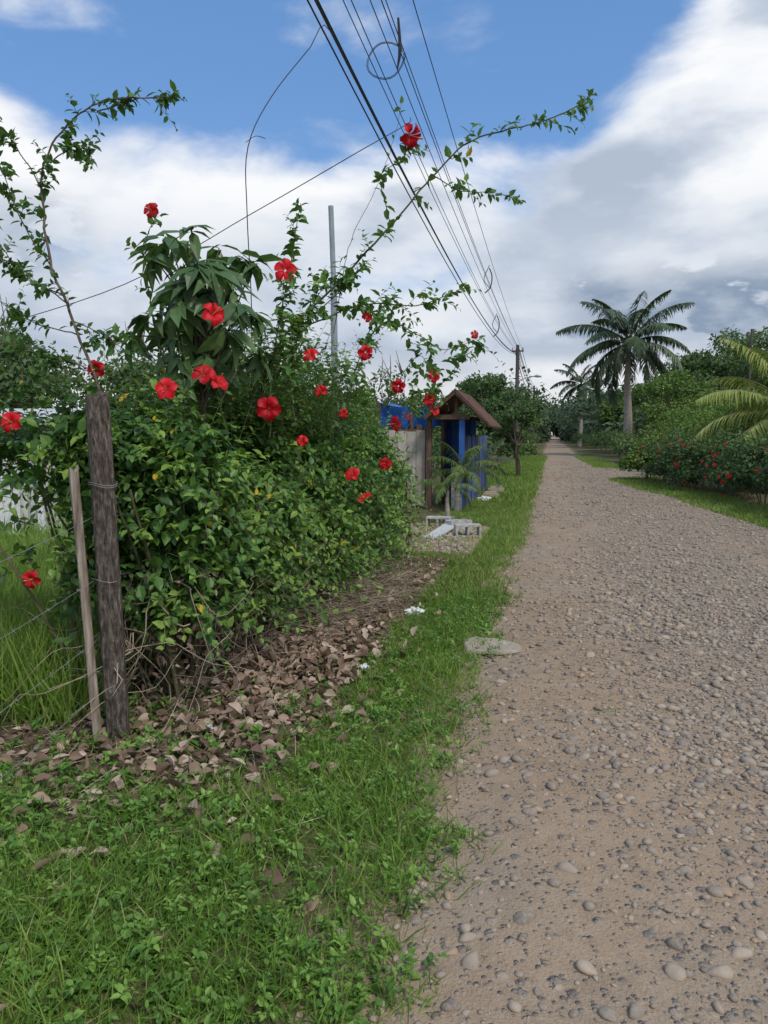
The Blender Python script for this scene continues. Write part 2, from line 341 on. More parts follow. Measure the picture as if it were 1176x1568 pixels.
n=105000;al=1.0+6.5*U(0,1,n)**1.15;lat=-.2-U(0,1,n)*3.1;k=keepgrass(lat,al,n);lat,al=lat[k],al[k];n=len(lat)
blades(mb,lat,al,U(.035,.15,n)*(0.4+1.2*fbm(lat*2,al*2)),U(.003,.0065,n),np.clip(U(0,.65,n)+.45*(fbm(lat*2.2+8,al*2.2)-.35)+(U(0,1,n)<.08)*.5,0,1),.8)
n=50000;al=7+11*U(0,1,n);lat=-.2-U(0,1,n)*1.9;k=keepgrass(lat,al,n);lat,al=lat[k],al[k];n=len(lat)
blades(mb,lat,al,U(.04,.12,n),U(.006,.01,n),U(0,1,n),.6)
n=40000;al=17+40*U(0,1,n);lat=-.3-U(0,1,n)*2.2;k=keepgrass(lat,al,n);lat,al=lat[k],al[k];n=len(lat)
blades(mb,lat,al,U(.06,.18,n),U(.015,.03,n),U(0,.95,n),.5)
n=36000;al=11+45*U(0,1,n)**1.3;lat=redge(al)+U(-.1,1.3,n);blades(mb,lat,al,U(.04,.13,n),U(.012,.022,n),U(0.1,1,n),.6)
mb.build('verge_grass',[M_grass])
mb=MB()  # tall grass behind the fence
n=42000;x=U(-5.5,-1.0,n);y=4.0+5*U(0,1,n);lat,al=LA(x,y);k=(lat<-2.5);lat,al=lat[k],al[k];n=len(lat)
blades(mb,lat,al,U(.2,.62,n)*(.5+.8*fbm(lat,al)),U(.006,.011,n),U(.1,.88,n),.35)
n=30000;x=U(-16,-1.5,n);y=9+14*U(0,1,n);lat,al=LA(x,y);k=(lat<-3.2);lat,al=lat[k],al[k];n=len(lat)
blades(mb,lat,al,U(.15,.4,n),U(.015,.03,n),U(.2,.8,n),.4)
mb.build('tall_grass',[M_grass])
# broad-leaf weeds
mb=MB();n=7600;al=1.1+6.5*U(0,1,n)**1.2;lat=-.33-U(0,1,n)*2.4;k=keepgrass(lat,al,n)&(fbm(lat*1.3+20,al*1.3)>.30);lat,al=lat[k],al[k];n=len(lat)
P=R(lat,al);P[:,2]=gh(P[:,0],P[:,1]);D=rng.normal(size=(n,3))*.8;D[:,2]=1
shoots(mb,mb,P,D,U(.05,.17,n),9,.036,.3,1,(.1,.85),.2,.0012,0,.9,yel=0)
n=420;al=U(1.5,4.4,n);lat=U(-2.9,-1.2,n);P=R(lat,al);P[:,2]=gh(P[:,0],P[:,1]);D=rng.normal(size=(n,3))*.6;D[:,2]=1
shoots(mb,mb,P,D,U(.05,.18,n),9,.048,.3,1,(.1,.6),.2,.0015,0,1.0,yel=0)
n=46;a=U(1.3,5,n);l=U(-.3,2.4,n);P=R(np.repeat(l,8),np.repeat(a,8))+rng.normal(size=(n*8,3))*.025;P[:,2]=.02;D=rng.normal(size=(n*8,3));D[:,2]=abs(D[:,2])*.4
shoots(mb,mb,P,D,U(.02,.05,n*8),6,.013,.1,1,(.1,.6),.1,.001,0,yel=0)
mb.build('broadleaf_weeds',[M_twig,M_weed])

# ---------- leaf litter, straw
mb=MB()
def litter(n,lat,al,s0,s1,lift):
    P=R(lat,al);P[:,2]=gh(P[:,0],P[:,1])+U(.004,lift,n);Y=rng.normal(size=(n,3));Y[:,2]*=.35;Z=rng.normal(size=(n,3))*.6+A([0,0,1])
    for q in range(6):
        w=np.arange(n)%6==q;k=w.sum();leaves(mb,DRY[q][0],DRY[q][1],P[w],Y[w],Z[w],U(s0,s1,k),U(0,.93,k)+(U(0,1,k)<.015)*.07)
n=3200;litter(n,-1.76+rng.normal(size=n)*.32,4.9+rng.normal(size=n)*.95,.035,.1,.06)
n=650;litter(n,U(-3.2,-1.4,n),U(2.7,4.2,n),.03,.07,.03)
n=700;litter(n,U(-2.3,-1.2,n),U(5,9.5,n),.04,.08,.05)
n=110;litter(n,U(-2.3,-.6,n),U(1.2,6,n),.03,.07,.02)
n=5;litter(n,U(-1.2,-.7,n),U(1.4,3.0,n),.08,.11,.03)
mb.build('fallen_leaves',[M_dry],smooth=True)
mb=MB()
n=3000;lat=-1.75+rng.normal(size=n)*.24;al=7.0+rng.normal(size=n)*.9;P=R(lat,al);hh=.32*np.exp(-((lat+1.9)/.35)**2);P[:,2]=U(0,1,n)*hh+.01
D=rdir(n)*A([1,1,.35]);Q=P+D*U(.1,.4,n)[:,None];Q[:,2]=np.maximum(Q[:,2],.006);mb.sticks(P,Q,.0025,.6,0,U(0,1,n))
n=1500;P=R(U(-3.2,-1.0,n),U(2.6,6.5,n));P[:,2]=U(.005,.04,n)+gh(P[:,0],P[:,1]);D=rdir(n)*A([1,1,.12]);mb.sticks(P,P+D*U(.05,.25,n)[:,None],.002,.6,0,U(0,1,n))
mb.build('dry_twigs',[M_straw])

# ---------- hibiscus hedge
H=empty('hibiscus_hedge')
mw=MB();ml=MB()
def htop(al): return np.interp(al,[3.8,4.6,6,7.5,9.3,10.4],[1.60,1.70,1.80,1.78,1.62,1.3])
def hbot(al): return np.interp(al,[3.8,5.5,6.8,8,9.5,10.4],[.52,.45,.22,.1,.15,.5])
n=2450
al=3.95+6.2*U(0,1,n)**1.1;phi=U(-.25,math.pi*.62,n);rho=U(.35,1,n)**.6
w=.42+.25*vn(al*1.7,al*0);top=htop(al)-.15+.5*(vn(al*1.8,al*0+4)-.5)
lat=-2.52+rho*np.cos(phi)*w;z=.95+rho*np.sin(phi)*(top-.95);z=np.where(phi<0.2,U(0,1,n)*(1.0-hbot(al))+hbot(al),z)
D=R(np.cos(phi)*.9+.1,-.15-1.0*(al<4.7)*U(0,1,n)+rng.normal(size=n)*.45,np.sin(phi)*.8+.25+rng.normal(size=n)*.3)
P=R(lat,al,z);shoots(mw,ml,P,D,U(.15,.6,n),13,.09,.4,0,(.0,.7),.35,.003)
n=600;al=3.95+.5*U(0,1,n);lat=U(-2.72,-1.95,n);z=U(.58,1.65,n)   # end face
shoots(mw,ml,R(lat,al,z),R(rng.normal(size=n)*.35,-.9,rng.normal(size=n)*.35+.2),U(.12,.42,n),11,.09,.4,0,(.0,.7),.35,.003)
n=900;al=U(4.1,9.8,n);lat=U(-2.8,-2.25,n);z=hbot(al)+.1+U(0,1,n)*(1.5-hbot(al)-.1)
shoots(None,ml,R(lat,al,z),rdir(n),.3,12,.08,.3,0,(-.3,.1),.1)  # core leaves take the darkest greens, painting in the shade inside the hedge
n=300;P=np.stack([U(-2.9,-1.6,n),U(4.3,5.3,n),U(1.3,1.72,n)],-1)
shoots(mw,ml,P,rng.normal(size=(n,3))*.6+A([0,-.3,.3]),U(.2,.42,n),11,.08,.4,0,(.05,.65),.3,.003)
n=26;P=np.stack([U(-2.3,-1.65,n),U(4.2,5.0,n),U(.7,1.2,n)],-1)
shoots(mw,ml,P,rng.normal(size=(n,3))*.7+A([0,-.3,.0]),U(.2,.42,n),11,.075,.4,0,(.05,.65),.3,.003)
n=330;al=U(4.0,9.9,n)  # free shoots on top
shoots(mw,ml,R(U(-2.85,-2.0,n),al,htop(al)-.15),R(U(-.3,.4,n),U(-.4,.4,n),1.0),U(.25,.75,n),13,.068,.1,0,(.25,.7),.3,.0035)
n=420;al=U(4.8,7.6,n)
shoots(mw,ml,R(U(-2.6,-1.75,n),al,U(1.5,2.1,n)),R(U(-.5,.6,n),U(-.5,.4,n),U(.4,1.3,n)),U(.25,.65,n),12,.075,.15,0,(.2,.75),.3,.003)
n=200;al=U(4.0,9.9,n)
shoots(mw,ml,R(U(-2.1,-1.9,n),al,np.maximum(hbot(al),.3)+U(0,.8,n)),R(1,-.2+0*al,U(-.2,.5,n)),U(.25,.5,n),12,.075,.5,0,(.5,.85),.2,.003)
# stems
for k in range(120):
    a=U(3.95,9.3) if k<60 else U(3.95,5.8);l=U(-2.7,-2.05);p=R(l,a,0.);d=R(U(-.5,.5),U(-.6,.4),0.)
    mw.tube([p,p+d*.25+A([0,0,.4]),p+d*.6+A([0,0,.85]),p+d*1.0+A([0,0,1.3])],[U(.010,.022),.006],5,0,U(0.3,1),3,False)
# long arching branches
def branch(pts,r0,K,ls,twigs=0,tl=.2,leafmat_=0,rb=(.3,.7),spacing=.05,mwx=None,mlx=None,shape=0):
    mwx=mwx or mw;mlx=mlx or ml
    p=spl(A(pts),8);p=p+np.cumsum(rng.normal(size=p.shape)*.003,axis=0)
    mwx.tube(p,[r0,r0*.35],5,0,.5,1,False)
    seg=np.linalg.norm(np.diff(p,axis=0),axis=1);cum=np.concatenate([[0],np.cumsum(seg)]);L=cum[-1]
    n=max(2,int(L/spacing*K));s=U(.15*L,L,n);q=np.stack([np.interp(s,cum,p[:,i]) for i in range(3)],-1)
    Y=rdir(n)*A([1,1,.8]);leaves(mlx,LEAFV,LEAFF,q,Y,A([0,0,1.])+rng.normal(size=(n,3))*.5,ls*U(.6,1.1,n),U(*rb,n),leafmat_)
    if twigs:
        s=U(.2*L,L,twigs);q=np.stack([np.interp(s,cum,p[:,i]) for i in range(3)],-1)
        t=unit(np.stack([np.interp(s,cum,np.gradient(p[:,i])) for i in range(3)],-1))
        shoots(mwx,mlx,q,t*.8+rdir(twigs)*.8,U(.5,1.2,twigs)*tl,8,ls,.15,leafmat_,rb,.15,.0022)
branch([(-.95,5.5,1.7),(-.72,5.5,2.26),(-.31,5.5,2.66),(.05,5.5,3.04),(.325,5.45,3.36),(.59,5.4,3.57),(.95,5.35,3.64),(1.215,5.3,3.71),(1.36,5.3,3.82)],.009,.8,.08,20,.19)
branch([(.325,5.45,3.36),(.51,5.5,3.28),(.68,5.5,3.27),(.91,5.5,3.24)],.004,1.2,.075,6,.14)
branch([(.05,5.5,3.04),(-.015,5.45,3.33),(.14,5.42,3.42),(.17,5.4,3.56)],.004,1.4,.075,5,.14)
branch([(-.54,5.5,2.35),(-.13,5.5,2.5),(.24,5.5,2.5),(.51,5.5,2.6),(.6,5.5,2.66)],.006,1.4,.08,15,.22)
branch([(-.2,6.5,2.3),(.01,6.5,2.54),(.28,6.5,2.42),(.5,6.5,2.3),(.745,6.5,2.4)],.006,1.4,.09,12,.24)
branch([(-.36,5.5,2.3),(-.3,5.5,2.75),(-.22,5.5,3.02),(-.08,5.5,3.27),(.08,5.5,3.68),(.12,5.5,3.9)],.003,.25,.06)
branch([(-.75,5.3,2.1),(-.70,5.3,2.4),(-.61,5.3,2.79),(-.54,5.3,3.15)],.006,1.6,.08,14,.15)
branch([(-.95,5.5,1.8),(-.86,5.5,2.06),(-.4,5.5,2.49),(-.13,5.5,2.75)],.007,1.3,.08,18,.22)
branch([(-.3,6,1.8),(-.15,6,2.3),(.0,6,2.55),(.12,6,2.62)],.005,1.3,.08,10,.2)
branch([(.2,8,1.6),(.45,8,2.0),(.7,8,2.2),(.88,8,2.48)],.005,1.4,.1,9,.22)
branch([(-.7,5.6,1.8),(-.6,5.6,2.3),(-.45,5.6,2.6),(-.3,5.6,2.72)],.005,1.3,.08,15,.2)
branch([(-.1,6.8,1.7),(.15,6.8,2.1),(.3,6.7,2.25),(.42,6.8,2.15)],.005,1.4,.08,10,.22)
branch([(.1,7.2,1.6),(.3,7.2,1.95),(.42,7.3,1.98),(.47,7.4,1.85)],.005,1.4,.08,8,.22)
branch([(-1.3,4.9,1.7),(-1.42,4.8,2.3),(-1.42,4.7,2.7),(-1.36,4.7,2.9)],.005,1.0,.07,8,.15)
branch([(-.6,5.2,1.7),(-.66,5.1,2.2),(-.64,5.05,2.45),(-.62,5.0,2.6)],.004,1.3,.075,8,.2)
mw.build('branches',[M_twig],H);ml.build('leaves',[M_hib],H)
# flowers
def petalset():
    V=[];F=[]
    for k in range(5):
        a=k*2*math.pi/5;b=len(V)
        for i,(r,w,z) in enumerate(((.1,.08,.0),(.4,.3,.2),(.75,.5,.26),(1.0,.42,.1),(1.08,.15,.0))):
            for s,dz in((-1,.05),(-.5,0),(0,-.05),(.5,0),(1,.05)):
                x=s*w;rr=r-(.1*abs(s) if i==3 else 0);wv=.07*math.sin(i*2.1+s*5+k*1.7)*(i>1);V.append((rr*math.cos(a)-x*math.sin(a),rr*math.sin(a)+x*math.cos(a),z+dz+s*.05+wv))
        for i in range(4):
            for j in range(4): F.append([b+i*5+j,b+i*5+j+1,b+i*5+j+6,b+i*5+j+5])
    return A(V),F
PV,PF=petalset()
SV=A([[math.cos(a)*r,math.sin(a)*r,z] for z,r in((0,.05),(.6,.035),(.75,.09),(1.0,.06)) for a in np.arange(5)*1.2566]);SF=[[i*5+j,i*5+(j+1)%5,i*5+5+(j+1)%5,i*5+5+j] for i in range(3) for j in range(5)]
def flowers(mf,pos,dirs,S):
    n=len(pos);cup=U(.7,1.8,n);M=frames(unit(np.cross(dirs,rdir(n))),dirs)*A(S)[:,None,None];M[:,:,2]*=cup[:,None];mf.inst(PV,PF,M,pos,U(0,1,n),0);mf.inst(SV,SF,M,pos,U(0,1,n),1)
mf=MB()
fl=[(.17,5.35,3.58,.078),(-1.36,4.65,2.9,.045),(-.62,4.95,2.62,.068),(-.94,4.3,2.25,.062),(-1.12,4.0,1.83,.055),(-.92,3.98,1.9,.058),(-.855,4.0,1.86,.052),(-.59,3.96,1.73,.060),(-.49,5.2,2.12,.052),(-.13,5.4,2.16,.052),(.115,6.2,1.98,.055),(.1,6.1,1.68,.058),(.43,6.8,2.1,.055),(.42,7.3,1.92,.06),(.48,7.4,1.82,.05),(-1.9,3.95,1.66,.055),(-1.55,4.2,1.95,.045),(-.22,5.35,1.32,.052),(-.14,5.4,1.15,.055),(.01,6.2,1.36,.05),(-1.95,4.2,.8,.05),(-.42,5.2,1.88,.045),(-.12,5.5,2.42,.04),(.75,6.5,2.42,.035),(-.56,5.3,1.55,.04),(.2,6.9,1.75,.04),(-.3,5.7,1.75,.035)]
fl=A(fl);n=len(fl);d=unit(A([.1,-.9,.12])+rng.normal(size=(n,3))*.5);d[:,1]=-abs(d[:,1]);flowers(mf,fl[:,:3],d,fl[:,3])
mf.build('flowers',[M_petal,M_stam],H,True)
# dry vine tangle at base
mb=MB()
for k in range(300):
    a=3.75+4.2*U()**1.7;l=U(-2.5,-1.85);p=R(l,a,U(.1,.85));pts=[p]
    dr=rng.normal(size=3)*A([.08,.08,.05])
    for q in range(5):
        p=p+dr+rng.normal(size=3)*A([.08,.08,.09])+A([0,0,-.04]);p[2]=max(p[2],.01);pts.append(p)
    mb.tube(pts,[U(.0015,.0045),.0012],4,0,U(0,.85),3,False)
n=1300;al=3.8+3.5*U(0,1,n)**1.4;shl=R(U(-2.4,-1.85,n),al,U(.15,.9,n));Y=rdir(n)-A([0,0,.7]);leaves(mb,LEAFV,LEAFF,shl,Y,rdir(n),U(.03,.07,n),U(0,.8,n),1,.7)
mb.build('dry_vines',[M_straw,M_dry],H)

# ---------- sparse shrub on the left
S_=empty('climbing_shrub');w1=MB();l1=MB();kw=dict(mwx=w1,mlx=l1,rb=(.1,.5))
branch([(-1.62,4.5,0.0),(-1.52,4.3,.9),(-1.5,4.2,1.68),(-1.67,4.2,2.2),(-1.76,4.2,2.51),(-1.78,4.2,2.91),(-1.75,4.2,3.02),(-1.61,4.2,3.2),(-1.41,4.2,3.31),(-1.12,4.2,3.33)],.010,.9,.06,36,.14,**kw)
branch([(-1.5,4.2,3.27),(-1.3,4.2,3.33),(-1.12,4.2,3.33)],.004,2.2,.07,7,.08,**kw)
for pts in ([(-1.78,4.2,2.85),(-1.9,4.2,3.06),(-2.0,4.2,3.18),(-2.15,4.2,3.25)],[(-1.75,4.2,2.44),(-1.9,4.2,2.68),(-2.0,4.2,2.95),(-2.06,4.2,3.2)],[(-1.65,4.2,2.13),(-1.9,4.2,2.2),(-2.1,4.2,2.36)],[(-1.53,4.2,1.83),(-1.8,4.2,2.0),(-2.1,4.2,2.12)],[(-1.72,4.2,2.35),(-1.9,4.2,2.42),(-2.12,4.2,2.6)],[(-1.66,4.2,2.2),(-1.55,4.25,2.15),(-1.42,4.3,2.05)],[(-1.7,4.2,2.3),(-1.98,4.25,2.5),(-2.2,4.3,2.8)],[(-1.75,4.2,3.02),(-1.62,4.2,3.1),(-1.5,4.2,3.05)],[(-1.6,4.2,1.95),(-1.75,4.2,2.0),(-2.0,4.2,1.85)]):
    branch(pts,.004,1.2,.06,11,.13,**kw)
w1.build('branches',[M_bark],S_);l1.build('leaves',[M_hib],S_)

# ---------- young mango tree
T=empty('mango_tree');w1=MB();l1=MB();c=A([-1.18,5.0,2.40])
w1.tube([(-1.1,5.1,0),(-1.15,5.05,1.0),(-1.17,5,1.9),(-1.18,5,2.5)],[.025,.012],7,0,.4)
for k in range(54):
    d=unit(rng.normal(size=3)*A([1,1,1.1])+A([0,0,.2]));e=c+d*A([.42,.42,.54])*U(.45,1.05)
    b=A([-1.17,5,U(1.7,2.4)]);w1.tube([b,(b+e)/2+A([0,0,.03]),e],[.007,.004],4,0,.5,3,False)
    n=rng.integers(7,14);Y=rdir(n)*A([1,1,.5])+A([0,0,-.6])+d*.3
    leaves(l1,LONGV,LONGF,e+rng.normal(size=(n,3))*.015,Y,A([0,0,1.])+d+rng.normal(size=(n,3))*.25,U(.13,.26,n),np.clip(U(0,.8)+U(-.2,.25,n),0,1),0,1.25)
w1.build('trunk_and_limbs',[M_bark],T);l1.build('leaves',[M_mango],T)

# ---------- fence
def post(base,top,w,d,name,mt,tw=.2,rot=.25):
    m=MB();base=A(base);top=A(top);n=26;V=[];r=np.random.default_rng(3+int(w*1000))
    th=np.arange(16)/16*2*np.pi;sq=1/np.maximum(abs(np.cos(th)),abs(np.sin(th)));sq=np.minimum(sq,1.27)
    off=r.normal(size=16)*.025
    for i in range(n):
        t=i/(n-1);c=base+(top-base)*t;k=1+r.normal()*.012
        rr=sq*(1+off+r.normal(size=16)*.018)*k
        x=np.cos(th)*rr*w/2;y=np.sin(th)*rr*d/2;a=rot+tw*t
        zz=np.zeros(16)+(r.normal(size=16)*.012 if i==n-1 else 0)
        V.append(np.stack([c[0]+x*math.cos(a)-y*math.sin(a),c[1]+x*math.sin(a)+y*math.cos(a),c[2]+zz],-1))
    V=np.concatenate(V+[[top+A([0,0,-.006])]]);F=[[i*16+j,i*16+(j+1)%16,i*16+16+(j+1)%16,i*16+16+j] for i in range(n-1) for j in range(16)]
    m.add(V,F,0,.5);m.f.append(np.array([[ (n-1)*16+j,(n-1)*16+(j+1)%16,n*16] for j in range(16)]));m.m.append(np.zeros(16))
    return m.build(name,[mt])
post((-1.385,3.88,-.1),(-1.44,3.9,1.8),.115,.10,'fence_post',M_post)
post((-1.47,3.83,-.1),(-1.56,3.86,1.42),.045,.035,'fence_post',M_stake,.4)
post((-2.05,1.42,-.1),(-2.03,1.4,1.6),.1,.1,'fence_post',M_post)
post((.31,9.6,-.1),(.30,9.6,1.1),.05,.05,'fence_post',M_stake)
post((-.95,6.9,-.1),(-.95,6.9,1.5),.09,.09,'fence_post',M_post)
mb=MB()
for z in (1.18,.86,.55,.27):
    for a,b,s in (((-1.47,3.84,z),(-2.03,1.42,z-.3),.05),((-1.44,3.9,z),(-.95,6.9,z),.05),((-.95,6.9,z),(.3,9.6,z*.9),.04)):
        a,b=A(a),A(b);t=np.linspace(0,1,14)[:,None];p=a+(b-a)*t;p[:,2]-=s*4*(t*(1-t))[:,0]
        mb.tube(p,.0014,4,0,.5,1,False)
        for q in np.linspace(.05,.95,int(np.linalg.norm(b-a)/.12)):
            c=a+(b-a)*q;c[2]-=s*4*q*(1-q);r_=rdir(3)*.014;mb.sticks(c-r_,c+r_,.0011,1,0,.5)
th=np.linspace(0,6.28,14)
for z in (1.34,1.35,.86): mb.tube(np.stack([-1.425+.072*np.cos(th),3.89+.066*np.sin(th),z+.01*np.sin(th*2)],-1),.0018,4,0,.5,1,False)
mb.build('barbed_wire',[M_wire])

# ---------- galvanised pole
mb=MB();mb.tube([(-.40,8,0),(-.43,8,1.0),(-.5,8,2.0),(-.51,8,3.1)],.034,12,0,.5,3);mb.tube([(-.51,8,3.1),(-.535,8,3.88)],.027,12,0,.5,1)
mb.tube([(-.505,8,3.05),(-.512,8,3.14)],.041,12,0,.3,1);mb.tube([(-.475,8,1.6),(-.478,8,1.68)],.043,12,0,.3,1)
mb.build('metal_pole',[M_galv],smooth=False)

# ---------- utility poles & cables
def upole(lat,al,h,lamp=False):
    E=empty('utility_pole');m=MB();b=R(lat,al,0.)
    m.tube([b-A([0,0,.3]),b+A([0,0,h])],[.14,.095],12,0,.5,1)
    m.box(b+A([0,0,h-.35]),(.7,.07,.08),-.215,0)
    for q in(-.3,.3): p=b+A([q*CR,-q*SR,h-.3]);m.tube([p,p+A([0,0,.14])],[.03,.04],8,1,.5,1)
    for z in(h-.6,h-.8,h-1.0,h-1.2): p=b+A([.1,-.08,z]);m.tube([p-A([0,0,.07]),p+A([0,0,.07])],.04,8,1,.5,1)
    if lamp:
        p=b+A([0,0,h-2.1]);m.tube([p,p+A([.5,-.1,.22]),p+A([1.0,-.2,.3])],.025,6,1,.5)
        m.tube([p+A([.95,-.2,.3]),p+A([1.1,-.22,.31]),p+A([1.35,-.28,.28])],[.05,.09,.05],8,1,.5)
    m.build('pole',[M_pole,M_galv],E,True)
upole(-2.06,45.6,6.7,True);upole(-2.0,-4.2,7.0);upole(-2.2,92,7.2);upole(-2.2,140,7.4)
CB=MB()
def cable(lat0,lat1,h0,h1,a0,a1,sag,r):
    t=np.linspace(0,1,40);p=R(lat0+(lat1-lat0)*t,a0+(a1-a0)*t,h0+(h1-h0)*t-sag*4*t*(1-t));CB.tube(p,r,5,0,.5,1,False)
for l,z,s,r in ((-2.22,6.25,1.12,.012),(-2.19,6.22,1.12,.010),(-2.27,6.30,1.10,.009),(-2.24,6.19,1.20,.009),(-2.25,6.6,.75,.006),(-1.92,6.5,.7,.006),(-1.84,6.55,.6,.0065),(-1.8,6.65,.66,.006),(-1.52,6.7,.55,.006),(-2.08,6.5,.85,.006)):
    cable(l,-2.06+(l+2.0)*.55,z+.15,min(z,6.45),-4.2,45.6,s,r);cable(-2.06+(l+2)*.5,-2.2+(l+2)*.4,min(z,6.45),min(z,6.5)+.4,45.6,92,s*.8,.014);cable(-2.2,-2.2,z+.4,z+.6,92,140,s*.8,.02)
CB.build('overhead_cables',[M_cable])
# hanging cable coils
for x,y,z,r in ((.02,8.6,5.55,.19),(1.95,14.6,4.4,.12),(2.45,17.0,3.9,.16)):
    m=MB();th=np.linspace(0,6.5,22)
    if z>5:
        for q in (0,.012,): m.tube(np.stack([x+(r+q)*np.cos(th)*(1+.1*np.sin(th*2)),y+.05*np.sin(th*.7),z+(r+q)*np.sin(th)],-1),.004,5,0,.5,1,False)
        m.tube([(x+.13,y,z+.42),(x+.15,y,z+.1),(x+.12,y,z-.1)],[.012,.02,.008],6,0,.5,3)
    else:
        m.tube([(x,y,z+.25),(x+.05,y,z+.1),(x+.02,y,z-.1),(x-.08,y,z-.2)],.011,5,0,.5,3);m.tube([(x,y,z+.3),(x-.1,y,z+.05),(x+.02,y,z-.12)],.007,5,0,.5,3)
    m.build('cable_coil',[M_cable])
m=MB();m.tube([(-.72,8,5.4),(-1.0,7.2,4.6),(-1.12,6.6,3.95),(-1.12,6.5,3.4),(-1.08,6.4,2.6),(-1.1,6.4,1.6)],.0045,5,0,.5,5,False)
m.tube([(-.72,8,5.4),(-.6,8.2,5.7),(-.45,8.6,5.62)],.0045,5,0,.5,3,False)
m.tube([(-1.12,6.5,3.95),(-1.04,6.5,4.0),(-.96,6.5,3.98)],.003,4,0,.5,3,False)
m.tube([(-4.4,8.5,2.7),(-2.7,8.2,3.15),(-1.3,7.8,3.75),(-.2,7.5,4.25),(.25,8.6,4.9),(.3,9.2,5.2)],.0045,5,0,.5,6,False)
m.build('service_wire',[M_cable])

# ---------- hut with gate roof, tarp, panels
E=empty('roadside_hut');m=MB();rz=-.215
def rb(lat,al,z,sl,sa,sz,mt,rnd=.5,tilt=(0,0)): m.box(R(lat,al,z),(sl,sa,sz),rz,mt,rnd,tilt)
for l,a in((-1.83,16.0),(-2.55,16.2),(-1.83,18.4),(-2.55,18.4)): rb(l,a,.97,.11,.11,1.94,0 if l>-2 else 1)
rb(-1.98,16.0,.45,.12,.12,.9,2)
def slope(l0,z0,l1,z1,a0,a1,mt):
    k=int((a1-a0)/.06);aa=np.linspace(a0,a1,k);V=[]
    for l,z in((l0,z0),(l1,z1)): V.append(R(l,aa,z+.012*np.cos(np.arange(k)*math.pi)))
    V.append(V[0]-A([0,0,.02]));V.append(V[1]-A([0,0,.02]));V=np.concatenate(V)
    F=[[i,i+1,k+i+1,k+i] for i in range(k-1)]+[[2*k+i,3*k+i,3*k+i+1,2*k+i+1] for i in range(k-1)]+[[0,k,3*k,2*k],[k-1,3*k-1,4*k-1,2*k-1]]
    m.add(V,F,mt,.5)
slope(-1.95,2.50,-2.6,1.95,15.7,18.8,3);slope(-1.94,2.50,-1.2,1.76,15.7,18.8,3)
m.tube([R(-1.95,15.72,2.45),R(-2.58,15.72,1.92)],.04,4,1,.5,1);m.tube([R(-1.95,15.72,2.45),R(-1.22,15.72,1.74)],.04,4,1,.5,1)
rb(-2.15,15.95,1.95,.95,.07,.1,1);rb(-2.15,18.4,1.95,.95,.07,.1,1);rb(-1.95,15.95,2.2,.07,.06,.44,1)
for i in range(26):  # slatted fence along the road
    a=16.15+i*.21;rb(-1.78+U(-.01,.01),a,.78+U(-.05,.05),.03,.19,1.5,(1 if i%3==0 else 0),U(0,1))
for i in range(4): rb(-1.96-i*.155,18.5,.95,.15,.03,1.9,0,U(0,1))
for z in(.4,1.2): rb(-1.81,18.7,z,.03,5.2,.07,1)
for i in range(14): # boards facing the lot
    rb(-2.75-i*.2,16.3,.86+U(-.03,.03),.19,.03,1.6,4,U(0,1))
rb(-4.0,16.33,1.67,2.7,.06,.07,1)
for i in range(4): rb(-2.8-i*.9,16.4,.9,.09,.09,1.8,1)
m.build('timber_frame',[M_blue,M_brownw,M_conc,M_roof,M_cream],E)
m=MB();k=18;a=np.linspace(0,1,k);u,v=np.meshgrid(a,a);l=-3.85+1.5*u;z=2.30-.55*v-.12*np.sin(u*math.pi)*(1-v)+.03*np.sin(u*19+v*3);al_=17.1+.25*v+.08*np.sin(u*13)-.1*v
i=np.arange(k-1)[:,None]*k;j=np.arange(k-1)[None];m.add(R(l,al_,z),np.stack([i+j,i+j+1,i+j+k+1,i+j+k],-1).reshape(-1,4),0,.5)
m.add(R(l,17.1+2.2*v,2.30+.05*np.sin(u*9)*np.sin(v*7)-.12*np.sin(u*math.pi)),np.stack([i+j,i+j+1,i+j+k+1,i+j+k],-1).reshape(-1,4),0,.5)
m.build('tarp',[M_tarp],E);m=MB()
for l in(-3.85,-3.1,-2.38):
    for a in(17.12,19.3): m.tube([R(l,a,0.),R(l,a,2.28)],.04,6,0,.5,1)
m.build('tarp_poles',[M_brownw],E)
# concrete blocks
def cmu(c,rot,up=True):
    m=MB();c=A(c);cz,sz=math.cos(rot),math.sin(rot)
    def b(x,y,z,sx,sy,sz_): m.box(c+A([x*cz-y*sz,x*sz+y*cz,z]),(sx,sy,sz_),rot)
    if up:
        b(0,-.085,.1,.4,.03,.2);b(0,.085,.1,.4,.03,.2)
        for x in(-.185,0,.185): b(x,0,.1,.03,.14,.19)
    else:
        b(0,0,.015,.4,.2,.03);b(0,0,.185,.4,.2,.03)
        for x in(-.185,0,.185): b(x,0,.1,.03,.19,.14)
    m.build('concrete_block',[M_conc])
cmu((1.3,11.9,.0),.1,False);cmu((.93,13.0,.0),-.3,False);cmu((1.22,12.5,.0),.5)
def slab(name,c,pts,h,mt,tilt=(0,0),rz=0):
    me=bpy.data.meshes.new(name);bm=bmesh.new();vs=[bm.verts.new((x,y,0)) for x,y in pts];f=bm.faces.new(vs)
    r=bmesh.ops.extrude_face_region(bm,geom=[f]);bmesh.ops.translate(bm,vec=(0,0,h),verts=[v for v in r['geom'] if isinstance(v,bmesh.types.BMVert)])
    bmesh.ops.recalc_face_normals(bm,faces=bm.faces);bmesh.ops.bevel(bm,geom=list(bm.edges),offset=h*.25,segments=2,affect='EDGES')
    bm.to_mesh(me);bm.free();me.materials.append(mt);o=bpy.data.objects.new(name,me);o.location=c;o.rotation_euler=(tilt[0],tilt[1],rz);scene.collection.objects.link(o)
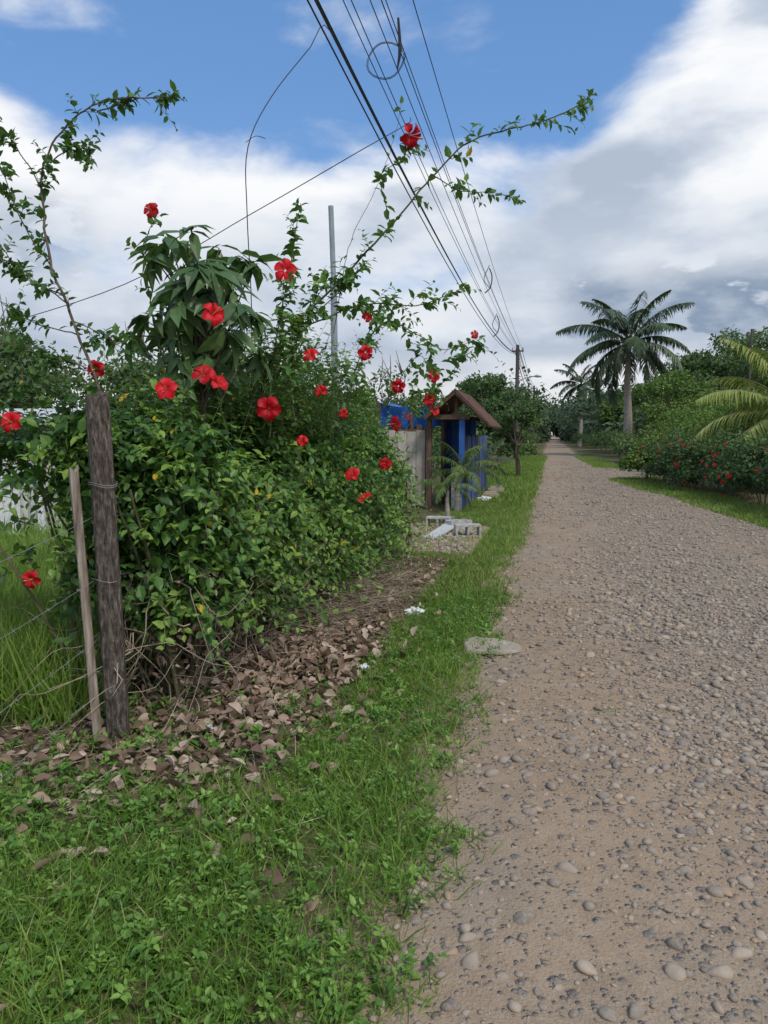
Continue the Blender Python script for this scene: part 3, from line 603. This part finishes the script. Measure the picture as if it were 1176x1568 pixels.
M_slab=simple('pale_stone',[(.3,(.36,.31,.25)),(.5,(.56,.51,.44)),(.75,(.68,.63,.56))],nscale=12,bs=.8)
slab('flat_stone_slab',(.80,5.58,.014),[(-.2,-.13),(.05,-.18),(.2,-.12),(.21,.02),(.08,.16),(-.1,.23),(-.2,.15)],.028,M_slab,(.02,-.02))
slab('plank',(.88,12.0,.05),[(-.12,-.55),(.12,-.55),(.12,.55),(-.12,.55)],.03,M_white,(.13,0),-.45)
slab('concrete_lump',(.42,11.0,.0),[(-.06,-.1),(.05,-.12),(.06,.1),(-.05,.1)],.3,M_slab)
slab('concrete_lump',(1.1,13.8,.0),[(-.2,-.15),(.2,-.12),(.22,.1),(-.12,.2)],.12,M_conc)
slab('concrete_lump',(2.6,18.8,.0),[(-.2,-.15),(.2,-.12),(.22,.1),(-.12,.2)],.2,M_slab)
slab('concrete_lump',(3.0,20.5,.0),[(-.25,-.15),(.2,-.12),(.22,.2),(-.12,.2)],.22,M_slab)
def bag(name,c,s,mt,seed):
    r=np.random.default_rng(seed);v,f=ico(4);d=unit(r.normal(size=(26,3)));v=v.copy();q=v.copy()
    for dd in d: q=q*(1-.16*np.maximum(1-abs(v@dd-r.uniform(-.4,.6))*5,0)[:,None])
    m=MB();m.add(q*A(s)+A(c),f,0,.5);m.build(name,[mt],smooth=False)
bag('plastic_bag',(.27,6.6,.05),(.11,.07,.06),M_white,3)
M_lil=simple('lilac_plastic',[(.3,(.45,.42,.6)),(.7,(.7,.68,.8))],rough=.4)
bag('litter_wrapper',(-.97,3.95,.045),(.075,.045,.025),M_lil,5);bag('litter_wrapper',(-.33,5.6,.06),(.1,.05,.03),M_white,8);bag('litter_wrapper',(-.13,5.0,.05),(.05,.08,.03),M_white,9)
bag('plastic_bag',(2.35,18.0,.08),(.2,.15,.1),M_white,6)

# ---------- shed at left behind fence
E=empty('zinc_shed');m=MB();k=120;a=np.linspace(0,1,k);x=-10.5+5.2*a;V=np.concatenate([np.stack([x,12+.03*np.cos(np.arange(k)*1.57),0*x],-1),np.stack([x,12+.03*np.cos(np.arange(k)*1.57),0*x+1.75],-1)])
m.add(V,[[i,i+1,k+i+1,k+i] for i in range(k-1)],0,.5)
m.box((-8,13.8,1.92),(5.8,4.2,.06),0,1,.5,(.08,0));m.box((-5.28,13.8,.88),(.06,3.5,1.75),0,0);m.box((-5.9,11.9,.7),(.5,.05,1.4),0,2);m.box((-5.32,11.9,.88),(.1,.1,1.78),0,2)
m.build('walls_and_roof',[M_zinc,M_zinc,M_white],E)

# ---------- trees
def blobs(ml,C,Rr,n,size,rb,mat=0,flat=.8,shape=1):
    C=A(C);Rr=A(Rr);nb=len(C);k=rng.integers(0,nb,n);d=rdir(n);d[:,2]=np.where(d[:,2]<-.3,-d[:,2]*.6,d[:,2])
    rho=U(.35,1.12,n)**.45;P=C[k]+d*(Rr[k]*rho)[:,None]*A([1,1,flat])
    Y=d*.5+rdir(n)*.8-A([0,0,.3]);Z=d+A([0,0,.8])+rng.normal(size=(n,3))*.3
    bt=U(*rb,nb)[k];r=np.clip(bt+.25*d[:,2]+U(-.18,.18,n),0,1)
    leaves(ml,(LEAFV,FARV)[shape],(LEAFF,FARF)[shape],P,Y,Z,size*U(.6,1.3,n),r,mat)
def tree(name,x,y,h,cr,nb=16,n=4000,size=.2,mt=None,rb=(.15,.7),trunk=.15,cz=.62,vert=.8,bare=0):
    E=empty(name);w=MB();l=MB();b=A([x,y,0.]);cc=b+A([0,0,h*cz])
    d=rdir(nb);rad=U(.35,1,nb)**.5;C=cc+d*A([cr,cr,h*(1-cz)*.85])*rad[:,None]*.75;Rr=cr*U(.22,.42,nb)
    f=b+A([U(-.1,.1)*h*.3,0,h*.32]);w.tube([b-A([0,0,.1]),(b+f)/2+A([U(-.05,.05),0,0]),f,cc],[trunk,trunk*.7,trunk*.3],8,0,.5)
    for c in C: w.tube([f+(cc-f)*U(0,.6),(f+c)/2+A([0,0,.15*cr*U()]),c],[trunk*.4,trunk*.08],5,0,.5,3,False)
    for q in range(bare):
        c=C[rng.integers(nb)];e=c+unit(rng.normal(size=3)+A([0,0,1.5]))*cr*U(.4,.8);w.tube([c,(c+e)/2+rdir(1)[0]*.1,e],[.03,.01],4,0,.6,3,False)
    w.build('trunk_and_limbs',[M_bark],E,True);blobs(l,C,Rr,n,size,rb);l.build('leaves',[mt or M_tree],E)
def palm(name,x,y,h,L,nf=20,mt=None,trunk=.16,lw=.022,rb=(.2,.8),K=34,ll=.45,tilt=(.2,1.4),a0=0):
    E=empty(name);w=MB();l=MB();b=A([x,y,0.]);top=b+A([U(-.15,.15),0,h])
    w.tube([b-A([0,0,.1]),b+A([.02*h,0,h*.3]),b+A([0.,0,h*.7]),top],[trunk*1.25,trunk*1.1,trunk*.8,trunk*.55],10,1,.5);w.tube([top,top+A([0,0,.35*L*.5])],[trunk*.6,trunk*.3],8,0,.5,1)
    for i in range(nf):
        a=a0+i*2.39996+U(-.2,.2);el=1.45-(1.45-tilt[0])*((i+.5)/nf)-.1;Lf=L*U(.85,1.1)
        t=np.linspace(0,1,12);ang=el-1.5*t**1.3*(.6+.5*(i/nf));ds=Lf/11;hx=np.cumsum(np.cos(ang))*ds;hz=np.cumsum(np.sin(ang))*ds
        p=top+A([0,0,.15*L*.5])+np.stack([hx*math.cos(a),hx*math.sin(a),hz],-1);w.tube(p,[.03*L/3,.006],4,0,.6,1,False)
        s=np.linspace(.12,.99,K);q=np.stack([np.interp(s,t,p[:,c]) for c in range(3)],-1);tg=unit(np.stack([np.interp(s,t,np.gradient(p[:,c])) for c in range(3)],-1))
        sd=A([-math.sin(a),math.cos(a),0])
        for sg in(-1,1):
            Y=sd*sg*1.0+tg*.55-A([0,0,1])*(.35+U(0,.8,(K,1)))+rng.normal(size=(K,3))*.12;Z=A([0,0,1.])+tg*.2+0*Y
            S=ll*Lf/3*2*np.sin(np.pi*np.clip(s*.85+.12,0,1))**.6*U(.75,1.1,K)
            M=frames(Y,Z)*np.stack([np.full(K,lw*Lf/3*2),S,S*.6],-1)[:,None,:]
            bv=A([[-.5,0,0],[.5,0,0],[-.5,.5,.0],[.5,.5,.0],[0,1,-.35]]);l.inst(bv,BLF1,M,q,np.clip(U(*rb)+U(-.2,.2,K),0,1))
    w.build('trunk_and_rachises',[M_twig,M_trunk],E,True);l.build('fronds',[mt or M_palm],E)
palm('royal_palm_tree',17.2,55,7.6,4.6,28,None,.28,.036,(.1,.7),60,.34,(-.5,1))
palm('royal_palm_tree',25.3,100,7.6,3.8,20,None,.25,.05,(.0,.5),40,.36,(-.4,1))
palm('coconut_palm_tree',10.9,20.5,1.75,3.2,22,M_ypalm,.14,.022,(.2,.9),60,.36,(-.05,1),.6)
palm('areca_palm',1.5,15.6,.8,.85,13,M_lime,.07,.03,(.2,.8),30,.4,(-.1,1))
palm('areca_palm',1.12,13.6,.6,.6,9,M_lime,.04,.028,(.2,.8),28,.4,(.1,1))
palm('areca_palm',2.6,21,.6,1.0,12,M_palm,.07,.03,(.1,.6),28,.4,(.1,1))
# right side
tree('broadleaf_tree',26.0,60,10.0,4.4,22,8000,.3,None,(.1,.6),.3,.62)
tree('broadleaf_tree',22.0,42,8.2,3.4,18,5500,.24,None,(.2,.8),.2)
tree('broadleaf_tree',16.8,32,5.1,2.4,16,4500,.18,M_lime,(.1,.5),.15,.6)
tree('broadleaf_tree',18.0,33.5,7.4,2.2,14,1500,.17,None,(.3,.8),.12,.7,.8,30)
tree('broadleaf_tree',15.6,42,5.4,2.4,16,3800,.2,M_lime,(.1,.6),.15,.6)
tree('broadleaf_tree',19.5,50,7.0,2.8,16,4000,.24,None,(.1,.6),.2,.6)
tree('broadleaf_tree',17.2,47,4.9,2.0,14,3000,.2,M_lime,(.0,.5),.15,.6)
tree('broadleaf_tree',14.0,27,3.9,1.7,14,3800,.15,None,(.2,.7),.1,.6)
tree('broadleaf_tree',23.5,72,7.2,3.0,16,3500,.3,None,(.1,.5),.2,.6)
tree('broadleaf_tree',20.0,66,5.2,2.4,12,3000,.26,M_lime,(.0,.4),.2,.6)
tree('broadleaf_tree',31.5,66,10.0,4.2,18,5000,.32,None,(.1,.6),.3,.6)
# left side beyond the hut
tree('broadleaf_tree',4.1,31,4.5,1.7,16,5000,.15,None,(.1,.5),.14,.58)
tree('broadleaf_tree',4.9,28,3.2,1.1,14,4000,.12,None,(.2,.7),.1,.5)
tree('broadleaf_tree',6.0,48,6.0,2.4,14,4000,.22,None,(.05,.45),.15,.58)
tree('broadleaf_tree',8.6,58,5.2,2.1,14,3500,.22,None,(.1,.5),.15,.56)
tree('broadleaf_tree',13.5,80,6.6,3.0,14,3500,.32,None,(.1,.5),.2,.56)
tree('broadleaf_tree',1.5,34,3.6,2.4,14,3500,.18,None,(.2,.7),.15,.6)
# left background
tree('spreading_tree',-13.0,27,5.2,3.3,22,5000,.2,None,(.15,.6),.22,.68,.8,10)
tree('spreading_tree',-9.5,30,4.7,3.0,18,4200,.2,None,(.2,.7),.2,.64)
tree('spreading_tree',-17,34,6.4,4,22,5000,.26,None,(.1,.6),.25,.66)
tree('broadleaf_tree',-5.5,34,4.8,2.8,16,3500,.2,None,(.1,.6),.2,.6)
tree('broadleaf_tree',-1.8,40,4.2,2.8,16,3500,.22,M_lime,(.1,.5),.2,.6)
tree('bare_tree',.5,36,5.0,1.6,10,300,.15,None,(.1,.5),.1,.7,.8,22)
tree('bare_tree',-12,40,7,2.5,10,300,.15,None,(.1,.5),.15,.7,.8,26)
# distant belt
l=MB();C=[];Rr=[]
for k in range(260):
    s=-1 if k%2 else 1;a=U(70,230);la=s*(U(4,9) if U()<.35 else U(8,95));
    if s>0: la=max(la,5)
    h=U(3,7.5)*(1+a/300);C.append(R(la,a,h*.5));Rr.append(h*.5)
for k in range(120):
    a=U(-.9,.9);d=U(60,150);x=d*math.sin(a);y=d*math.cos(a);la,al_=LA(x,y)
    if abs(la-.5)<5: continue
    h=U(3,6.5);C.append((x,y,h*.45));Rr.append(h*.55)
for k in range(56):
    s=-1 if k%2 else 1;h=U(7,13);C.append(R(.5+s*U(4.5,10),U(110,230),h*.5));Rr.append(h*.38)
blobs(l,C,Rr,95000,.62,(.05,.6))
C=[];Rr=[]
for k in range(90): h=U(8,15);a=U(205,240);C.append(R(U(-20,20),a,h*U(.08,.6)));Rr.append(h*.4)
for k in range(30): s=-1 if k%2 else 1;C.append(R(.5+s*U(2.6,5),U(130,205),U(.6,2.6)));Rr.append(U(1.2,2.2))
blobs(l,C,Rr,28000,.95,(.0,.45));l.build('distant_trees',[M_far])
# roadside bushes
l=MB();C=[];Rr=[]
for k in range(60):
    a=U(38,120);C.append(R(redge(a)+U(2.0,4.5),a,U(.5,1.2)));Rr.append(U(.7,1.4))
for k in range(60):
    a=U(22,120);C.append(R(-U(2.6,4.5) if a<44 else -U(2.2,4.5),a,U(.5,1.3)));Rr.append(U(.6,1.3))
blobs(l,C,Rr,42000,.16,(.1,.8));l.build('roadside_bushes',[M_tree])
l=MB();C=[];Rr=[]
for k in range(90):
    a=U(17,42);C.append(R(redge(np.clip(a,0,27))+U(2.5,7),a,U(.5,2.4)));Rr.append(U(.5,1.1))
blobs(l,C,Rr,38000,.13,(.2,.9));l.build('garden_shrubs',[M_lime])
# right flowering hedge
H2=empty('flowering_hedge');l=MB();C=[];Rr=[]
for a in np.arange(11.5,27,.34):
    for q in range(3): C.append(R(redge(min(a,26))+1.35+U(-.4,.5),a,U(.3,1.25)));Rr.append(U(.28,.62))
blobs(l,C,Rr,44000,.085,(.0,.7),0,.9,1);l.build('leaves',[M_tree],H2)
f=MB();n=150;k=rng.integers(0,len(C),n);d=unit(R(-.6,-.6,.3)+rng.normal(size=(n,3))*.6);flowers(f,A(C)[k]+d*A(Rr)[k][:,None]*1.02,d,U(.025,.055,n));f.build('flowers',[M_petal,M_stam],H2)
w=MB()
for k in range(60):
    a=U(11.5,27);p=R(redge(min(a,26))+1.4,a,0.);w.tube([p,p+A([U(-.3,.3),U(-.3,.3),.8])],[.02,.01],4,0,.5,1)
w.build('stems',[M_bark],H2)
H3=empty('croton_bush');l=MB();c=R(3.2,27.6,.0);blobs(l,[c+A([0,0,.7]),c+A([.5,.2,.6]),c+A([-.4,.1,.5]),c+A([.1,0,1.1])],[.7,.6,.5,.5],5000,.11,(.2,.9));l.build('leaves',[M_lime],H3)
w=MB();w.tube([c,c+A([0,0,.9])],[.05,.03],6,0,.5,1);w.build('stems',[M_bark],H3)
# house with red roof
E=empty('house');m=MB();m.box((18.7,40.5,.95),(4.4,4,1.9),0,1)
for s in(-1,1):m.box((18.7,40.5+s*1.2,2.1),(5.0,2.7,.08),0,0,.5,(-s*.22,0))
m.box((17.4,38.48,1.1),(.9,.05,.9),0,2);m.box((19.4,38.48,.95),(.8,.05,1.9),0,3)
m.build('walls_and_roof',[M_redroof,M_cream,M_galv,M_brownw],E)
m=MB();m.tube([(15.5,33,0),(15.5,33,6.0)],.05,6,0,.5,1);m.box((15.5,33,5.8),(.5,.05,.05),.2,0);m.build('wooden_mast',[M_pole])

# ---------- sky
world=bpy.data.worlds.new('World');scene.world=world;world.use_nodes=True;nt=world.node_tree;nt.nodes.clear()
SE,SAZ=math.radians(52),math.radians(150)
sky=N(nt,'ShaderNodeTexSky',sky_type='NISHITA');sky.sun_disc=False;sky.sun_elevation=SE;sky.sun_rotation=SAZ;sky.air_density=1.0;sky.dust_density=.6;sky.ozone_density=2.0
tc=N(nt,'ShaderNodeTexCoord').outputs['Generated'];sp=N(nt,'ShaderNodeSeparateXYZ');nt.links.new(tc,sp.inputs[0]);x,y,z=sp.outputs
az=math_(nt,'ARCTAN2',x,y);el=math_(nt,'ARCSINE',z)
mp=N(nt,'ShaderNodeMapping');mp.inputs['Scale'].default_value=(1,1,2.3);mp.inputs['Location'].default_value=(.35,.2,.1);nt.links.new(tc,mp.inputs[0]);v=mp.outputs[0]
n1=noise(nt,v,3.4,6,.55,.2);n2=noise(nt,v,4.5,5,.5,.2)
B1=mr(nt,el,.42,.28,-.06,.24);s=math_(nt,'ADD',az,math_(nt,'MULTIPLY',math_(nt,'SUBTRACT',.42,el),1.2));B2=mr(nt,s,.27,.42,0,.34)
B3=mr(nt,az,-.3,-.45,0,.08)
B=math_(nt,'ADD',math_(nt,'MAXIMUM',B1,B2),B3)
mask=mr(nt,math_(nt,'ADD',n1,B),.50,.75)
shade=math_(nt,'ADD',n2,mr(nt,math_(nt,'ADD',n1,B),.62,.95,.16,-.06))
cc=ramp(nt,shade,[(.36,(.44,.52,.64)),(.48,(.62,.68,.78)),(.57,(.83,.87,.93)),(.68,(.97,.98,1.))])
cc=mixc(nt,math_(nt,'MULTIPLY',math_(nt,'MULTIPLY',mr(nt,el,.10,.16),mr(nt,el,.30,.22)),.45),cc,(.57,.64,.74))
n4=noise(nt,v,9,5,.55)
dk=math_(nt,'MULTIPLY',math_(nt,'MULTIPLY',mr(nt,el,.095,.125),mr(nt,el,.215,.165)),mr(nt,az,.19,.26))
dk=math_(nt,'MULTIPLY',dk,mr(nt,n4,.38,.46));cc=mixc(nt,math_(nt,'MULTIPLY',mr(nt,el,.13,.03),.65),cc,(.90,.88,.87))
dl=math_(nt,'MULTIPLY',math_(nt,'MULTIPLY',mr(nt,el,.16,.20),mr(nt,el,.29,.24)),mr(nt,az,-.33,-.40))
dk=math_(nt,'MAXIMUM',dk,math_(nt,'MULTIPLY',math_(nt,'MULTIPLY',dl,mr(nt,n4,.42,.52)),.6))
cc=mixc(nt,dk,cc,mixc(nt,mr(nt,n4,.45,.62),(.26,.34,.46),(.42,.49,.60)))
mask=math_(nt,'MAXIMUM',mask,dk)
b1=N(nt,'ShaderNodeBackground');b1.inputs[1].default_value=.14;nt.links.new(mixc(nt,.45,sky.outputs[0],(.85,2.5,5.8)),b1.inputs[0])
b2=N(nt,'ShaderNodeBackground');b2.inputs[1].default_value=1.0;nt.links.new(cc,b2.inputs[0])
mx=N(nt,'ShaderNodeMixShader');nt.links.new(mask,mx.inputs[0]);nt.links.new(b1.outputs[0],mx.inputs[1]);nt.links.new(b2.outputs[0],mx.inputs[2])
wo=N(nt,'ShaderNodeOutputWorld');nt.links.new(mx.outputs[0],wo.inputs[0])
ld=bpy.data.lights.new('sun','SUN');ld.energy=2.1;ld.angle=math.radians(9);ld.color=(1,.95,.87);lo=bpy.data.objects.new('sun',ld);scene.collection.objects.link(lo)
sd=Vector((math.sin(SAZ)*math.cos(SE),math.cos(SAZ)*math.cos(SE),math.sin(SE)));lo.rotation_euler=(-sd).to_track_quat('-Z','Y').to_euler()
cam=bpy.data.cameras.new('camera');co=bpy.data.objects.new('camera',cam);scene.collection.objects.link(co)
co.location=(0,0,1.6);co.rotation_euler=(math.radians(90-5.8),0,0);cam.sensor_fit='VERTICAL';cam.sensor_height=24;cam.lens=24*1177/1568;cam.clip_end=3000;cam.clip_start=.05
scene.camera=co
scene.view_settings.view_transform='Standard';scene.view_settings.look='None';scene.view_settings.exposure=0
